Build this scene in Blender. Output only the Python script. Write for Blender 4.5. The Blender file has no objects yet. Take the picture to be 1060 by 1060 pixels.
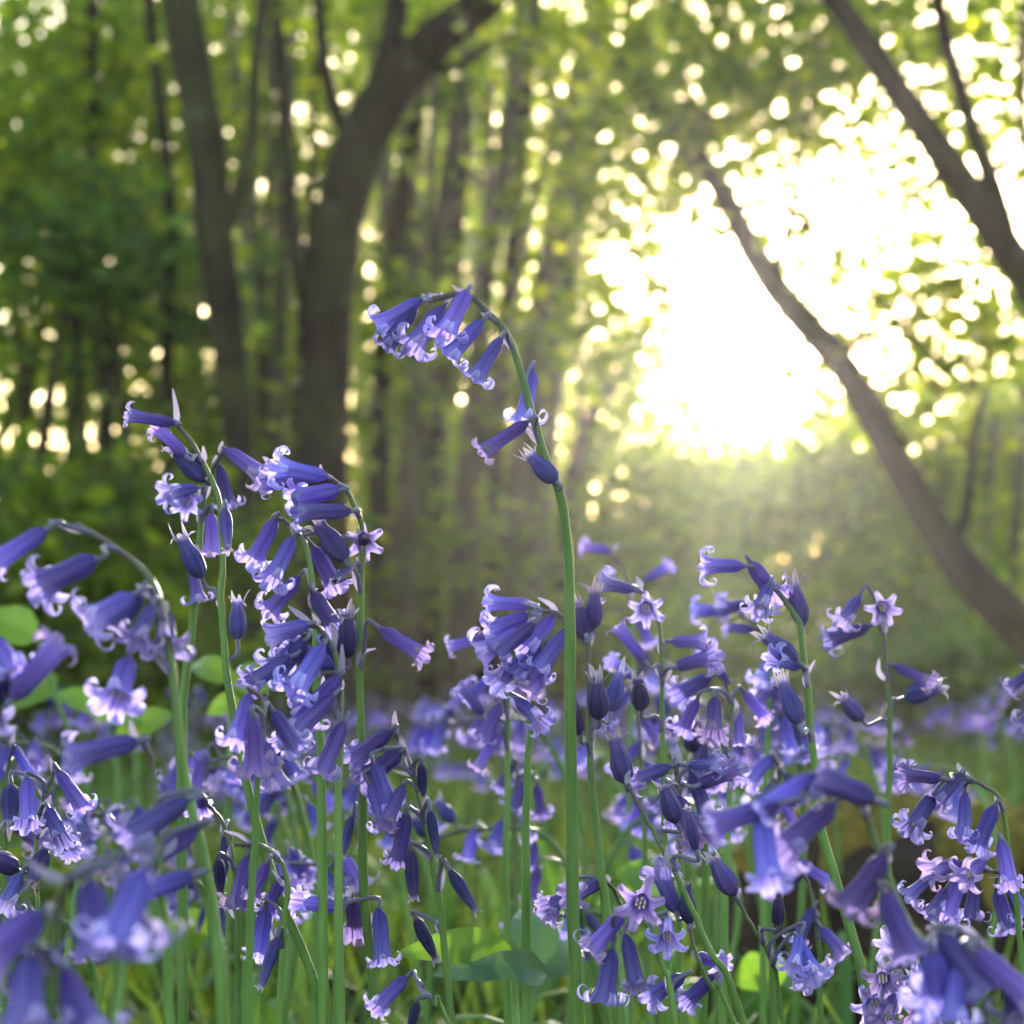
import bpy, math, random
import numpy as np
from mathutils import Vector, Matrix, Quaternion
random.seed(7)
rng = np.random.default_rng(11)
scene = bpy.context.scene
COL = scene.collection
R_ = math.radians
# ------------------------------------------------------------------ camera
FPX = 2395.0                    # focal length in photograph pixels (1060 wide)
PITCH = R_(4.0)
CAM = Vector((0, 0, 0.30))
FWD = Vector((0, math.cos(PITCH), math.sin(PITCH)))
UP = Vector((0, -math.sin(PITCH), math.cos(PITCH)))
RT = Vector((1, 0, 0))
FOCUS = 0.61
def P(x, y, d):
    return CAM + d * (FWD + RT * ((x - 530) / FPX) + UP * ((530 - y) / FPX))
cd = bpy.data.cameras.new('camera'); cam = bpy.data.objects.new('camera', cd); COL.objects.link(cam)
cam.location = CAM; cam.rotation_euler = (math.pi / 2 + PITCH, 0, 0)
cd.sensor_width = 36; cd.lens = 36 * FPX / 1060; cd.clip_start = 0.02; cd.clip_end = 500
cd.dof.use_dof = True; cd.dof.focus_distance = FOCUS; cd.dof.aperture_fstop = cd.lens / 3.9
scene.camera = cam
# ------------------------------------------------------------------ light
SUN_EL, SUN_AZ = R_(8.3), R_(5.6)          # azimuth to the right of the view direction
w = bpy.data.worlds.new('World'); scene.world = w; w.use_nodes = True
nt = w.node_tree; bg = nt.nodes['Background']
sky = nt.nodes.new('ShaderNodeTexSky'); sky.sky_type = 'NISHITA'; sky.sun_disc = False
sky.sun_elevation = SUN_EL; sky.sun_rotation = SUN_AZ
sky.air_density = 1.0; sky.dust_density = 1.0; sky.ozone_density = 0.6
nt.links.new(sky.outputs[0], bg.inputs[0]); bg.inputs[1].default_value = 0.15
sd = bpy.data.lights.new('sun', 'SUN'); sd.energy = 2.7; sd.angle = R_(0.5); sd.color = (1.0, 0.89, 0.74)
sun = bpy.data.objects.new('sun', sd); COL.objects.link(sun)
sdir = Vector((math.sin(SUN_AZ) * math.cos(SUN_EL), math.cos(SUN_AZ) * math.cos(SUN_EL), math.sin(SUN_EL)))
sun.rotation_euler = sdir.to_track_quat('Z', 'Y').to_euler()
sun.location = (3, 30, 8)
vs = scene.view_settings
vs.view_transform = 'Standard'; vs.look = 'None'; vs.gamma = 1; vs.exposure = 2.5
scene.render.engine = 'CYCLES'
scene.cycles.use_denoising = True
scene.cycles.max_bounces = 8; scene.cycles.transmission_bounces = 6; scene.cycles.diffuse_bounces = 4
scene.cycles.volume_bounces = 1
scene.cycles.caustics_reflective = False; scene.cycles.caustics_refractive = False
# ------------------------------------------------------------------ materials
def new_mat(name):
    m = bpy.data.materials.new(name); m.use_nodes = True
    m.node_tree.nodes.clear(); return m, m.node_tree.nodes, m.node_tree.links
def ramp(N, stops):
    r = N.new('ShaderNodeValToRGB'); e = r.color_ramp.elements
    e[0].position, e[0].color = stops[0][0], (*stops[0][1], 1)
    e[1].position, e[1].color = stops[-1][0], (*stops[-1][1], 1)
    for p, c in stops[1:-1]:
        q = e.new(p); q.color = (*c, 1)
    return r
def mixcol(N, L, fac, a, b, mode='MIX'):
    m = N.new('ShaderNodeMix'); m.data_type = 'RGBA'; m.blend_type = mode
    for sock, v in ((m.inputs[0], fac), (m.inputs[6], a), (m.inputs[7], b)):
        if hasattr(v, 'links'): L.new(v, sock)
        else: sock.default_value = v if isinstance(v, (int, float)) else (*v, 1)
    return m.outputs[2]
def surface(N, L, col, rough=0.5, spec=0.3, trans=0.0, tcol=None, bump=None):
    out = N.new('ShaderNodeOutputMaterial'); p = N.new('ShaderNodeBsdfPrincipled')
    L.new(col, p.inputs['Base Color']); p.inputs['Roughness'].default_value = rough
    p.inputs['Specular IOR Level'].default_value = spec
    if bump is not None: L.new(bump, p.inputs['Normal'])
    if trans:
        t = N.new('ShaderNodeBsdfTranslucent'); L.new(tcol if tcol is not None else col, t.inputs[0])
        mx = N.new('ShaderNodeMixShader'); mx.inputs[0].default_value = trans
        L.new(p.outputs[0], mx.inputs[1]); L.new(t.outputs[0], mx.inputs[2]); L.new(mx.outputs[0], out.inputs[0])
    else: L.new(p.outputs[0], out.inputs[0])
def noise(N, L, scale, detail=4, rough=0.6, coord='Object', stretch=None):
    tc = N.new('ShaderNodeTexCoord'); n = N.new('ShaderNodeTexNoise')
    n.inputs['Scale'].default_value = scale; n.inputs['Detail'].default_value = detail; n.inputs['Roughness'].default_value = rough
    src = tc.outputs[coord]
    if stretch:
        mp = N.new('ShaderNodeMapping'); mp.inputs['Scale'].default_value = stretch; L.new(src, mp.inputs[0]); src = mp.outputs[0]
    L.new(src, n.inputs['Vector']); return n.outputs[0]
def bump_of(N, L, h, strength, dist):
    b = N.new('ShaderNodeBump'); b.inputs['Strength'].default_value = strength; b.inputs['Distance'].default_value = dist
    L.new(h, b.inputs['Height']); return b.outputs[0]
def petal_mat(name, stops, vary=0.42, trans=0.60):
    m, N, L = new_mat(name)
    at = N.new('ShaderNodeAttribute'); at.attribute_name = 'along'
    av = N.new('ShaderNodeAttribute'); av.attribute_name = 'across'
    rp = ramp(N, stops); L.new(at.outputs['Fac'], rp.inputs[0])
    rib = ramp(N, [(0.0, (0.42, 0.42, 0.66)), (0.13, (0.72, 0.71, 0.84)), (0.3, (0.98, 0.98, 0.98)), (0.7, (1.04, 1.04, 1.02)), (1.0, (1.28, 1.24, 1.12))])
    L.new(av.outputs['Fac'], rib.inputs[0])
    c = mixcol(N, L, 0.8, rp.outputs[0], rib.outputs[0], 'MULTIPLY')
    vn = N.new('ShaderNodeMath'); vn.operation = 'MULTIPLY'; vn.inputs[1].default_value = 27.0; L.new(av.outputs['Fac'], vn.inputs[0])
    vs_ = N.new('ShaderNodeMath'); vs_.operation = 'SINE'; L.new(vn.outputs[0], vs_.inputs[0])
    vr = N.new('ShaderNodeMapRange'); vr.inputs[1].default_value = -1; vr.inputs[3].default_value = .84; vr.inputs[4].default_value = 1.06; L.new(vs_.outputs[0], vr.inputs[0])
    c = mixcol(N, L, 1.0, c, vr.outputs[0], 'MULTIPLY')
    sp = noise(N, L, 900, 2); spr = ramp(N, [(0.66, (0, 0, 0)), (0.74, (.55, .55, .55))]); L.new(sp, spr.inputs[0])
    c = mixcol(N, L, spr.outputs[0], c, (0.20, 0.13, 0.14))
    oi = N.new('ShaderNodeObjectInfo')
    hs = N.new('ShaderNodeHueSaturation')
    mr = N.new('ShaderNodeMapRange'); mr.inputs[3].default_value = 1 - vary; mr.inputs[4].default_value = 1 + vary * 0.8
    L.new(oi.outputs['Random'], mr.inputs[0]); L.new(mr.outputs[0], hs.inputs['Value'])
    m2 = N.new('ShaderNodeMath'); m2.operation = 'MULTIPLY'; m2.inputs[1].default_value = 7.31; L.new(oi.outputs['Random'], m2.inputs[0])
    m3 = N.new('ShaderNodeMath'); m3.operation = 'FRACT'; L.new(m2.outputs[0], m3.inputs[0])
    mr2 = N.new('ShaderNodeMapRange'); mr2.inputs[3].default_value = 0.487; mr2.inputs[4].default_value = 0.515
    L.new(m3.outputs[0], mr2.inputs[0]); L.new(mr2.outputs[0], hs.inputs['Hue'])
    ns = noise(N, L, 260, 3); nr = ramp(N, [(0.3, (0.86, 0.86, 0.9)), (0.7, (1.1, 1.1, 1.06))]); L.new(ns, nr.inputs[0])
    c = mixcol(N, L, 0.7, c, nr.outputs[0], 'MULTIPLY')
    br = N.new('ShaderNodeMapRange'); br.inputs[1].default_value = .62; br.inputs[2].default_value = 1.0; br.inputs[4].default_value = .75; L.new(at.outputs['Fac'], br.inputs[0])
    od = N.new('ShaderNodeMath'); od.operation = 'GREATER_THAN'; od.inputs[1].default_value = .80; L.new(m3.outputs[0], od.inputs[0])
    bo = N.new('ShaderNodeMath'); bo.operation = 'MULTIPLY'; L.new(br.outputs[0], bo.inputs[0]); L.new(od.outputs[0], bo.inputs[1])
    c = mixcol(N, L, bo.outputs[0], c, (0.26, 0.18, 0.19))
    L.new(c, hs.inputs['Color'])
    surface(N, L, hs.outputs[0], 0.55, 0.2, trans, None, bump_of(N, L, noise(N, L, 500, 3), 0.25, 0.0006))
    return m
M = {}
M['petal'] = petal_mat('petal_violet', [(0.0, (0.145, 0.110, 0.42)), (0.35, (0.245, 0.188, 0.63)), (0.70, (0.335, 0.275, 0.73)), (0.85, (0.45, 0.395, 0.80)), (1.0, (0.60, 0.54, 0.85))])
M['pale'] = petal_mat('petal_lilac', [(0.0, (0.17, 0.14, 0.50)), (0.4, (0.27, 0.22, 0.66)), (0.75, (0.42, 0.35, 0.76)), (1.0, (0.66, 0.56, 0.84))])
M['faded'] = petal_mat('petal_faded', [(0.0, (0.055, 0.05, 0.17)), (0.4, (0.065, 0.055, 0.23)), (0.68, (0.13, 0.11, 0.32)), (0.82, (0.40, 0.35, 0.48)), (1.0, (0.50, 0.42, 0.42))], 0.45, 0.25)
def simple_mat(name, c1, c2, scale, rough=0.5, spec=0.3, trans=0.0, tcol=None, bump=0.0, island=False, stretch=None, tint=0.0):
    m, N, L = new_mat(name)
    n = noise(N, L, scale, 4, 0.6, 'Object', stretch)
    src = n
    rp = ramp(N, [(0.3, c1), (0.7, c2)]); L.new(src, rp.inputs[0]); c = rp.outputs[0]
    if island:
        g = N.new('ShaderNodeNewGeometry')
        ir = ramp(N, [(0.0, (0.35, 0.45, 0.6)), (0.35, (0.8, 0.88, 0.9)), (0.75, (1.1, 1.06, 0.9)), (0.93, (1.5, 1.35, 0.85)), (1.0, (2.3, 1.9, 0.8))])  # rare brightest islands imitate sun glow and glints on leaves, in colour
        L.new(g.outputs['Random Per Island'], ir.inputs[0])
        c = mixcol(N, L, 1.0, c, ir.outputs[0], 'MULTIPLY')
    oi = N.new('ShaderNodeObjectInfo'); hs = N.new('ShaderNodeHueSaturation')
    mr = N.new('ShaderNodeMapRange'); mr.inputs[3].default_value = 0.8; mr.inputs[4].default_value = 1.2
    L.new(oi.outputs['Random'], mr.inputs[0]); L.new(mr.outputs[0], hs.inputs['Value']); L.new(c, hs.inputs['Color']); c = hs.outputs[0]
    tc = None
    if trans and tcol:
        tc = mixcol(N, L, 1.0, c, tcol, 'MULTIPLY')
    surface(N, L, c, rough, spec, trans, tc, bump_of(N, L, n, 1.0, bump) if bump else None)
    return m
M['stem'] = simple_mat('bluebell_stem', (0.07, 0.17, 0.03), (0.16, 0.29, 0.075), 300, 0.45, 0.3, 0.2, bump=0.0004, stretch=(1, 1, 0.05))
def stem_tip():
    m = M['stem']; N = m.node_tree.nodes; L = m.node_tree.links
    hs = next(n for n in N if n.type == 'HUE_SAT'); old = hs.inputs['Color'].links[0].from_socket
    at = N.new('ShaderNodeAttribute'); at.attribute_name = 'along'
    r = ramp(N, [(0.0, (0, 0, 0)), (0.55, (.10, .10, .10)), (0.74, (.45, .45, .45)), (0.88, (.95, .95, .95))]); L.new(at.outputs['Fac'], r.inputs[0])
    L.new(mixcol(N, L, r.outputs[0], old, (0.085, 0.062, 0.070)), hs.inputs['Color'])
stem_tip()
M['stalk'] = simple_mat('bluebell_stalk', (0.09, 0.10, 0.12), (0.14, 0.12, 0.24), 90, 0.45, 0.3, 0.15)
M['bract'] = simple_mat('bluebell_bract', (0.20, 0.17, 0.30), (0.36, 0.32, 0.42), 150, 0.5, 0.3, 0.4)
M['stamen'] = simple_mat('stamen_cream', (0.55, 0.5, 0.34), (0.7, 0.65, 0.5), 300)
M['strap'] = simple_mat('strap_leaf', (0.05, 0.13, 0.025), (0.10, 0.21, 0.045), 25, 0.55, 0.2, 0.35, (1.3, 1.25, 0.7), stretch=(1, 1, 0.1))
M['leaf'] = simple_mat('tree_leaf', (0.055, 0.10, 0.016), (0.10, 0.15, 0.025), 1.2, 0.5, 0.25, 0.6, (2.7, 2.45, 0.7), island=True)
M['leaf_spring_lit'] = simple_mat('spring_leaf_lit', (0.07, 0.11, 0.015), (0.11, 0.15, 0.022), 1.2, 0.5, 0.25, 0.74, (3.6, 3.3, 1.1), island=True)  # new spring leaf, with canopy backlight boosted in its translucent colour
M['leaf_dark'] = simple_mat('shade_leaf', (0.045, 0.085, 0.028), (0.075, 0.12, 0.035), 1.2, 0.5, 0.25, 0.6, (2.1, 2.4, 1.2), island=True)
M['leaf_pale'] = simple_mat('fresh_leaf', (0.085, 0.14, 0.02), (0.13, 0.19, 0.03), 1.2, 0.5, 0.25, 0.68, (2.9, 2.55, 1.0), island=True)
M['broad'] = simple_mat('broad_leaf', (0.05, 0.13, 0.02), (0.10, 0.21, 0.03), 30, 0.35, 0.45, 0.45, (1.9, 1.6, 0.5), bump=0.001)
M['broad_dark'] = simple_mat('broad_leaf_shade', (0.035, 0.09, 0.04), (0.06, 0.13, 0.055), 30, 0.4, 0.4, 0.2, (1.5, 1.4, 0.7), bump=0.001)  # darker bluish copy; dull sky reflection put into the leaf colour
M['herb'] = simple_mat('herb_leaf', (0.05, 0.095, 0.022), (0.12, 0.15, 0.035), 2.5, 0.6, 0.15, 0.4, (1.8, 1.6, 0.5), island=True)
M['grass'] = simple_mat('grass_blade', (0.055, 0.115, 0.028), (0.11, 0.17, 0.045), 3, 0.6, 0.15, 0.4, (1.6, 1.5, 0.6), island=True)
M['dead'] = simple_mat('dead_leaf', (0.14, 0.075, 0.03), (0.28, 0.15, 0.06), 8, 0.7, 0.2, 0.2, island=True)
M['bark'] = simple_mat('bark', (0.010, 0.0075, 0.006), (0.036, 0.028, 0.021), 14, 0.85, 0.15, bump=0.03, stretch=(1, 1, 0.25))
M['bark_grey'] = simple_mat('bark_grey', (0.05, 0.043, 0.032), (0.15, 0.13, 0.10), 16, 0.85, 0.15, bump=0.02, stretch=(1, 1, 0.2))
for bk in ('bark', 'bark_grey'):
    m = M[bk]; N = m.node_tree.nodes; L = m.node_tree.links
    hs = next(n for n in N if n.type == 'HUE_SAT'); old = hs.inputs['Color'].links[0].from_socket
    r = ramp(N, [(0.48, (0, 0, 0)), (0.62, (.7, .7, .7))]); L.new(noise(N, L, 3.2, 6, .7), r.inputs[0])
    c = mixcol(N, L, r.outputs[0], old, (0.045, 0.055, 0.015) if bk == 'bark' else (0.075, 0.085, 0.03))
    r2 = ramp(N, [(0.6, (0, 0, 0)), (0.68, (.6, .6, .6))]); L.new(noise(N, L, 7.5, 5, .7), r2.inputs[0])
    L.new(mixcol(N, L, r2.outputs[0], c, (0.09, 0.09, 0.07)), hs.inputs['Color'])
M['rotten'] = simple_mat('log_bark', (0.014, 0.009, 0.006), (0.05, 0.033, 0.022), 30, 0.9, 0.15, bump=0.02, stretch=(0.3, 1, 1))
M['moss'] = simple_mat('moss', (0.07, 0.065, 0.012), (0.26, 0.19, 0.035), 55, 0.9, 0.1, 0.2, bump=0.006)
M['soil'] = simple_mat('soil', (0.03, 0.026, 0.014), (0.085, 0.075, 0.035), 5, 0.95, 0.1, bump=0.03)
M['carpet'] = simple_mat('far_petal', (0.21, 0.17, 0.34), (0.32, 0.26, 0.44), 4, 0.5, 0.25, 0.4)
# ------------------------------------------------------------------ mesh helpers
def raw_mesh(name, verts, loops, starts, mat, smooth=True, attrs=None):
    me = bpy.data.meshes.new(name)
    verts = np.asarray(verts, dtype=np.float32); loops = np.asarray(loops, dtype=np.int32).ravel(); starts = np.asarray(starts, dtype=np.int32)
    me.vertices.add(len(verts)); me.vertices.foreach_set('co', verts.ravel())
    me.loops.add(len(loops)); me.loops.foreach_set('vertex_index', loops)
    me.polygons.add(len(starts)); me.polygons.foreach_set('loop_start', starts)
    me.update(calc_edges=True)
    me.polygons.foreach_set('use_smooth', np.full(len(starts), smooth, dtype=bool))
    for k, v in (attrs or {}).items():
        a = me.attributes.new(k, 'FLOAT', 'POINT'); a.data.foreach_set('value', np.asarray(v, dtype=np.float32))
    me.materials.append(mat); me.validate(); me.update()
    return me
def quad_mesh(name, verts, quads, mat, smooth=True, attrs=None):
    q = np.asarray(quads, dtype=np.int32)
    return raw_mesh(name, verts, q, np.arange(len(q)) * 4, mat, smooth, attrs)
def obj(name, me, parent=None, loc=None, mat4=None):
    o = bpy.data.objects.new(name, me); COL.objects.link(o)
    if parent is not None: o.parent = parent
    if mat4 is not None: o.matrix_local = mat4
    elif loc is not None: o.location = loc
    return o
def thing(name, label, cat, loc, group=None):
    o = bpy.data.objects.new(name, None); COL.objects.link(o); o.location = loc
    o.empty_display_size = 0.05
    o['label'] = label; o['category'] = cat
    if group: o['group'] = group
    return o
def tag(o, label, cat, group=None, kind=None):
    o['label'] = label; o['category'] = cat
    if group: o['group'] = group
    if kind: o['kind'] = kind
def copy_tree(o, parent=None):
    c = o.copy(); COL.objects.link(c); c.parent = parent
    for ch in list(o.children): copy_tree(ch, c)
    return c
def catmull(pts, n):
    pts = [Vector(p) for p in pts]
    if len(pts) == 2: return [pts[0].lerp(pts[1], i / n) for i in range(n + 1)]
    q = [2 * pts[0] - pts[1]] + pts + [2 * pts[-1] - pts[-2]]
    seg = len(pts) - 1; out = []
    for i in range(n + 1):
        u = i / n * seg; k = min(int(u), seg - 1); t = u - k
        a, b, c, d = q[k:k + 4]
        out.append(0.5 * ((2 * b) + (c - a) * t + (2 * a - 5 * b + 4 * c - d) * t * t + (3 * b - a - 3 * c + d) * t ** 3))
    return out
def interp(vals, n):
    x = np.linspace(0, 1, len(vals)); return np.interp(np.linspace(0, 1, n + 1), x, vals)
def tube_data(pts, radii, sides=8, rough=0.0, cap=True, seed=0):
    """rings along pts; returns verts, quads"""
    n = len(pts); V = []; Q = []
    t0 = (pts[1] - pts[0]).normalized()
    nrm = t0.orthogonal().normalized()
    rr = random.Random(seed)
    ph = [rr.uniform(0, 6.28) for _ in range(6)]
    for i, p in enumerate(pts):
        t = (pts[min(i + 1, n - 1)] - pts[max(i - 1, 0)]).normalized()
        nrm = (nrm - t * nrm.dot(t)).normalized(); b = t.cross(nrm)
        for s in range(sides):
            a = 2 * math.pi * s / sides
            k = 1.0
            if rough:
                k += rough * (math.sin(2 * a + ph[0] + i * .31) * .5 + math.sin(3 * a + ph[1] - i * .47) * .4 + math.sin(5 * a + ph[2] + i * .9) * .3 + math.sin(i * 1.3 + ph[3]) * .3)
            V.append(p + (nrm * math.cos(a) + b * math.sin(a)) * radii[i] * k)
    for i in range(n - 1):
        for s in range(sides):
            s2 = (s + 1) % sides
            Q.append((i * sides + s, i * sides + s2, (i + 1) * sides + s2, (i + 1) * sides + s))
    if cap:
        for base, c in ((0, pts[0]), ((n - 1) * sides, pts[-1])):
            k = len(V); V.append(Vector(c))
            for s in range(0, sides, 2):
                f = (base + s, base + (s + 1) % sides, base + (s + 2) % sides, k)
                Q.append(f if base else f[::-1])
    return V, Q
def tube_mesh(name, ctrl, radii, mat, n=24, sides=8, rough=0.0, origin=Vector((0, 0, 0)), seed=0):
    pts = [p - origin for p in catmull(ctrl, n)]
    V, Q = tube_data(pts, interp(radii, n), sides, rough, True, seed)
    return quad_mesh(name, [tuple(v) for v in V], Q, mat)
def strap_mesh(name, ctrl, width, mat, n=16, fold=0.35, side=Vector((1, 0, 0)), taper=0.6, twist=0.0):
    """a long channelled leaf along ctrl"""
    pts = catmull(ctrl, n); V = []; Q = []; al = []
    for i, p in enumerate(pts):
        t = (pts[min(i + 1, n)] - pts[max(i - 1, 0)]).normalized()
        s = side - t * side.dot(t)
        s = s.normalized() if s.length > 1e-4 else t.orthogonal().normalized()
        s = Quaternion(t, twist * i / n) @ s
        up = s.cross(t)
        u = i / n; wd = width * 0.5 * min(1.0, 0.45 + 1.6 * u) * (1 - max(0, (u - taper) / (1 - taper)) ** 1.7) + 0.0002
        for v in (-1, -0.5, 0, 0.5, 1):
            V.append(p + s * (v * wd) + up * (abs(v) ** 1.5 * wd * fold))
    for i in range(n):
        for k in range(4):
            a = i * 5 + k; Q.append((a, a + 1, a + 6, a + 5))
    return quad_mesh(name, [tuple(v) for v in V], Q, mat)
# ------------------------------------------------------------------ bluebell flower meshes (axis +Z, body length 1)
def flower_mesh(kind, seed):
    rr = random.Random(seed * 101 + 5)
    zs, rs, curl0, curlr, curla, mat = {
        'o': ([0, .03, .10, .25, .5, .75, .9, 1.0], [.05, .10, .138, .168, .172, .19, .225, .275], 36, .115, 285, 'petal'),
        'n': ([0, .03, .10, .25, .5, .75, .9, 1.0], [.05, .095, .128, .150, .152, .16, .178, .21], 22, .085, 220, 'petal'),
        'w': ([0, .03, .10, .25, .5, .75, .9, 1.0], [.05, .10, .145, .18, .19, .215, .27, .34], 50, .135, 265, 'petal'),
        'p': ([0, .03, .10, .25, .5, .75, .9, 1.0], [.05, .10, .145, .18, .19, .22, .28, .36], 52, .14, 240, 'pale'),
        's': ([0, .04, .12, .28, .45, .62, .78, .88], [.05, .11, .175, .225, .225, .185, .14, .13], 8, 0, 0, 'faded'),
        'b': ([0, .04, .12, .28, .5, .72, .9, 1.0], [.05, .085, .115, .135, .135, .115, .08, .06], 0, 0, 0, 'faded'),
    }[kind]
    V = []; Q = []; A = []; C = []
    nb = 12
    for k in range(6):
        a0 = k * math.pi / 3 + rr.uniform(-.05, .05); outer = (k % 2 == 0)
        off = 0.012 if outer else 0.0
        zz = np.linspace(0, 1, nb) ** 0.8 * zs[-1]
        spine = [(np.interp(z, zs, rs) + off, z) for z in zz]
        hw = [r * (0.64 - (.16 if kind in 'wp' else .06) * max(0, (z - .6) / .4)) + 0.006 for r, z in spine]
        along = [z * 0.72 for z in zz]
        if kind in 'onwp':
            ph = math.radians(curl0); r, z = spine[-1]; total = math.radians(curla * rr.uniform(.7, 1.2)); m = 11
            cr = curlr * rr.uniform(.85, 1.2); wm = hw[-1] * (0.62 if kind in 'wp' else .76)
            for j in range(1, m + 1):
                q = j / m; dphi = total / m; rad = cr * (1.35 - 0.75 * q)
                ph += dphi; r += math.sin(ph - dphi / 2) * rad * dphi; z += math.cos(ph - dphi / 2) * rad * dphi
                spine.append((r, z)); hw.append(wm * (1 - q ** 1.5) + 0.010); along.append(0.72 + 0.28 * q)
        elif kind in 'sb':
            ph = rr.uniform(0, .3); r, z = spine[-1]; m = 7; turn = rr.uniform(-.5, 2.6); ln = rr.uniform(.20, .48) if kind == 's' else rr.uniform(.08, .2)
            for j in range(1, m + 1):
                q = j / m; ph += turn / m; r += math.sin(ph) * ln / m; z += math.cos(ph) * ln / m
                spine.append((r, z)); hw.append((.07 if kind == 's' else .05) * (1 - q ** 1.5) + .010); along.append(.72 + .28 * q)
        base = len(V); nr = len(spine); nv = 7
        bodyn = nb
        for i, (r, z) in enumerate(spine):
            for jv in range(nv):
                v = -1 + 2 * jv / (nv - 1)
                if i < bodyn:
                    a = a0 + v * hw[i] / max(r, .03)
                    rad = r * (1 - 0.12 * v * v) + 0.012 * max(0, 1 - abs(v) * 2.5) * min(1, z * 4)
                    if kind in 'sb': rad *= 1 + .06 * math.cos(v * 9 + k) + .03 * math.sin(z * 17 + k * 2)
                    V.append((rad * math.cos(a), rad * math.sin(a), z))
                else:
                    tw = hw[i] * v; cup = -0.5 * hw[i] * v * v if kind not in 'sb' else .2 * hw[i] * v
                    rad = r + cup * .5; wob = .012 * math.sin(3 * v + k + i * .7)
                    V.append((rad * math.cos(a0) - tw * math.sin(a0), rad * math.sin(a0) + tw * math.cos(a0), z + cup * .3 + wob))
                V[-1] = tuple(np.array(V[-1]) * np.array([1 + .035 * math.sin(z * 7 + k * 1.7 + seed), 1 + .035 * math.cos(z * 6 + k * 2.3 + seed), 1])); A.append(along[i]); C.append(abs(v))
        for i in range(nr - 1):
            for jv in range(nv - 1):
                a = base + i * nv + jv; Q.append((a, a + 1, a + nv + 1, a + nv))
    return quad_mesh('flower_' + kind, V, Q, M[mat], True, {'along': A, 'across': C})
FL = {k: [flower_mesh(k, i) for i in range(9)] for k in 'onwpsb'}
def stamen_mesh(seed):
    rr = random.Random(seed); V = []; Q = []
    pts = [(0.0, 0.0)] + [(0.10 * math.cos(k * 1.047), 0.10 * math.sin(k * 1.047)) for k in range(6)]
    # one joined bundle: filaments meet at the base point
    base = Vector((0, 0, .12))
    for x, y in pts:
        top = Vector((x, y, rr.uniform(.78, .92)))
        v, q = tube_data(catmull([base, Vector((x * .9, y * .9, .45)), top], 6), [.012, .012, .012, .012, .03, .032, .012], 5)
        o = len(V); V += [tuple(a) for a in v]; Q += [tuple(i + o for i in f) for f in q]
    return quad_mesh('stamens', V, Q, M['stamen'])
STAM = [stamen_mesh(i) for i in range(2)]
FNAME = {'o': 'flower', 'n': 'flower', 'w': 'flower', 'p': 'flower', 's': 'faded_flower', 'b': 'flower_bud'}
def frame_from_axis(axis, roll):
    z = axis.normalized(); x = z.orthogonal().normalized(); x = Quaternion(z, roll) @ x; y = z.cross(x)
    return Matrix((x, y, z)).transposed().to_4x4()
def add_flower(root, origin, attach, sdir_, base, axis, length, kind, rr, detail=True):
    wide = (1.32 if (base - CAM).length < .41 else 1.1 if (base - CAM).length < .52 else 1.0) * .80 * rr.uniform(.9, 1.12) * (1.1 if kind in 'wp' else 1.16 if kind == 's' else 1.05)
    m = Matrix.Translation(base - origin) @ frame_from_axis(axis, rr.uniform(0, 6.28)) @ Matrix.Diagonal((min(length, .0150) * wide, min(length, .0150) * wide, length, 1))
    f = obj(FNAME[kind], FL[kind][rr.randrange(9)], root, mat4=m)
    if kind == 's': f['label'] = 'dark faded flower with shrivelled tips'
    inv = m.inverted()
    # pedicel : leaves the stem, arches into the flower's base
    d = (base - attach).length
    mid1 = attach + sdir_ * d * .28 + (base - attach) * .25
    mid2 = base - axis.normalized() * d * .30
    pts = [p - origin for p in catmull([attach, mid1, mid2, base + axis.normalized() * length * .05], 10)]
    V, Q = tube_data(pts, interp([.00075, .0006, .00055, .0007], 10), 6)
    V = [tuple(inv @ v) for v in V]
    obj('pedicel', quad_mesh('pedicel', V, Q, M['stalk']), f)
    if detail:
        bl = rr.uniform(.004, .009) if kind != 's' else rr.uniform(.004, .007)
        bd = (sdir_ * rr.uniform(.2, 1) + (base - attach).normalized() * rr.uniform(.3, 1) + Vector((rr.uniform(-.5, .5), rr.uniform(-.5, .5), rr.uniform(-.2, .5)))).normalized()
        cv = Vector((rr.uniform(-1, 1), rr.uniform(-1, 1), rr.uniform(-.6, 1))) * bl * .18
        a = attach - origin
        bm = strap_mesh('bract', [a, a + bd * bl * .5 + cv, a + bd * bl + cv * rr.uniform(-1, 1)], .0014, M['bract'], 8, .3, RT, .3)
        bm.transform(inv)
        obj('bract', bm, f)
        if kind in 'owp': obj('stamens', STAM[rr.randrange(2)], f)
    return f
def ground_leaves(root, base, n, rr, h=.24, w_=.011):
    for _ in range(n):
        a = rr.uniform(0, 6.28); r = rr.uniform(.05, .14); H = h * rr.uniform(.65, 1.1)
        dv = Vector((math.cos(a), math.sin(a), 0)); s = Vector((-dv.y, dv.x, 0))
        c = [Vector((0, 0, 0)), dv * r * .2 + Vector((0, 0, H * .5)), dv * r * .6 + Vector((0, 0, H * .92)), dv * r * 1.15 + Vector((0, 0, H * rr.uniform(.75, 1.0)))]
        obj('leaf', strap_mesh('leaf', c, w_ * rr.uniform(.7, 1.2), M['strap'], 14, .4, s, .55, rr.uniform(-.5, .5)), root)
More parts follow.
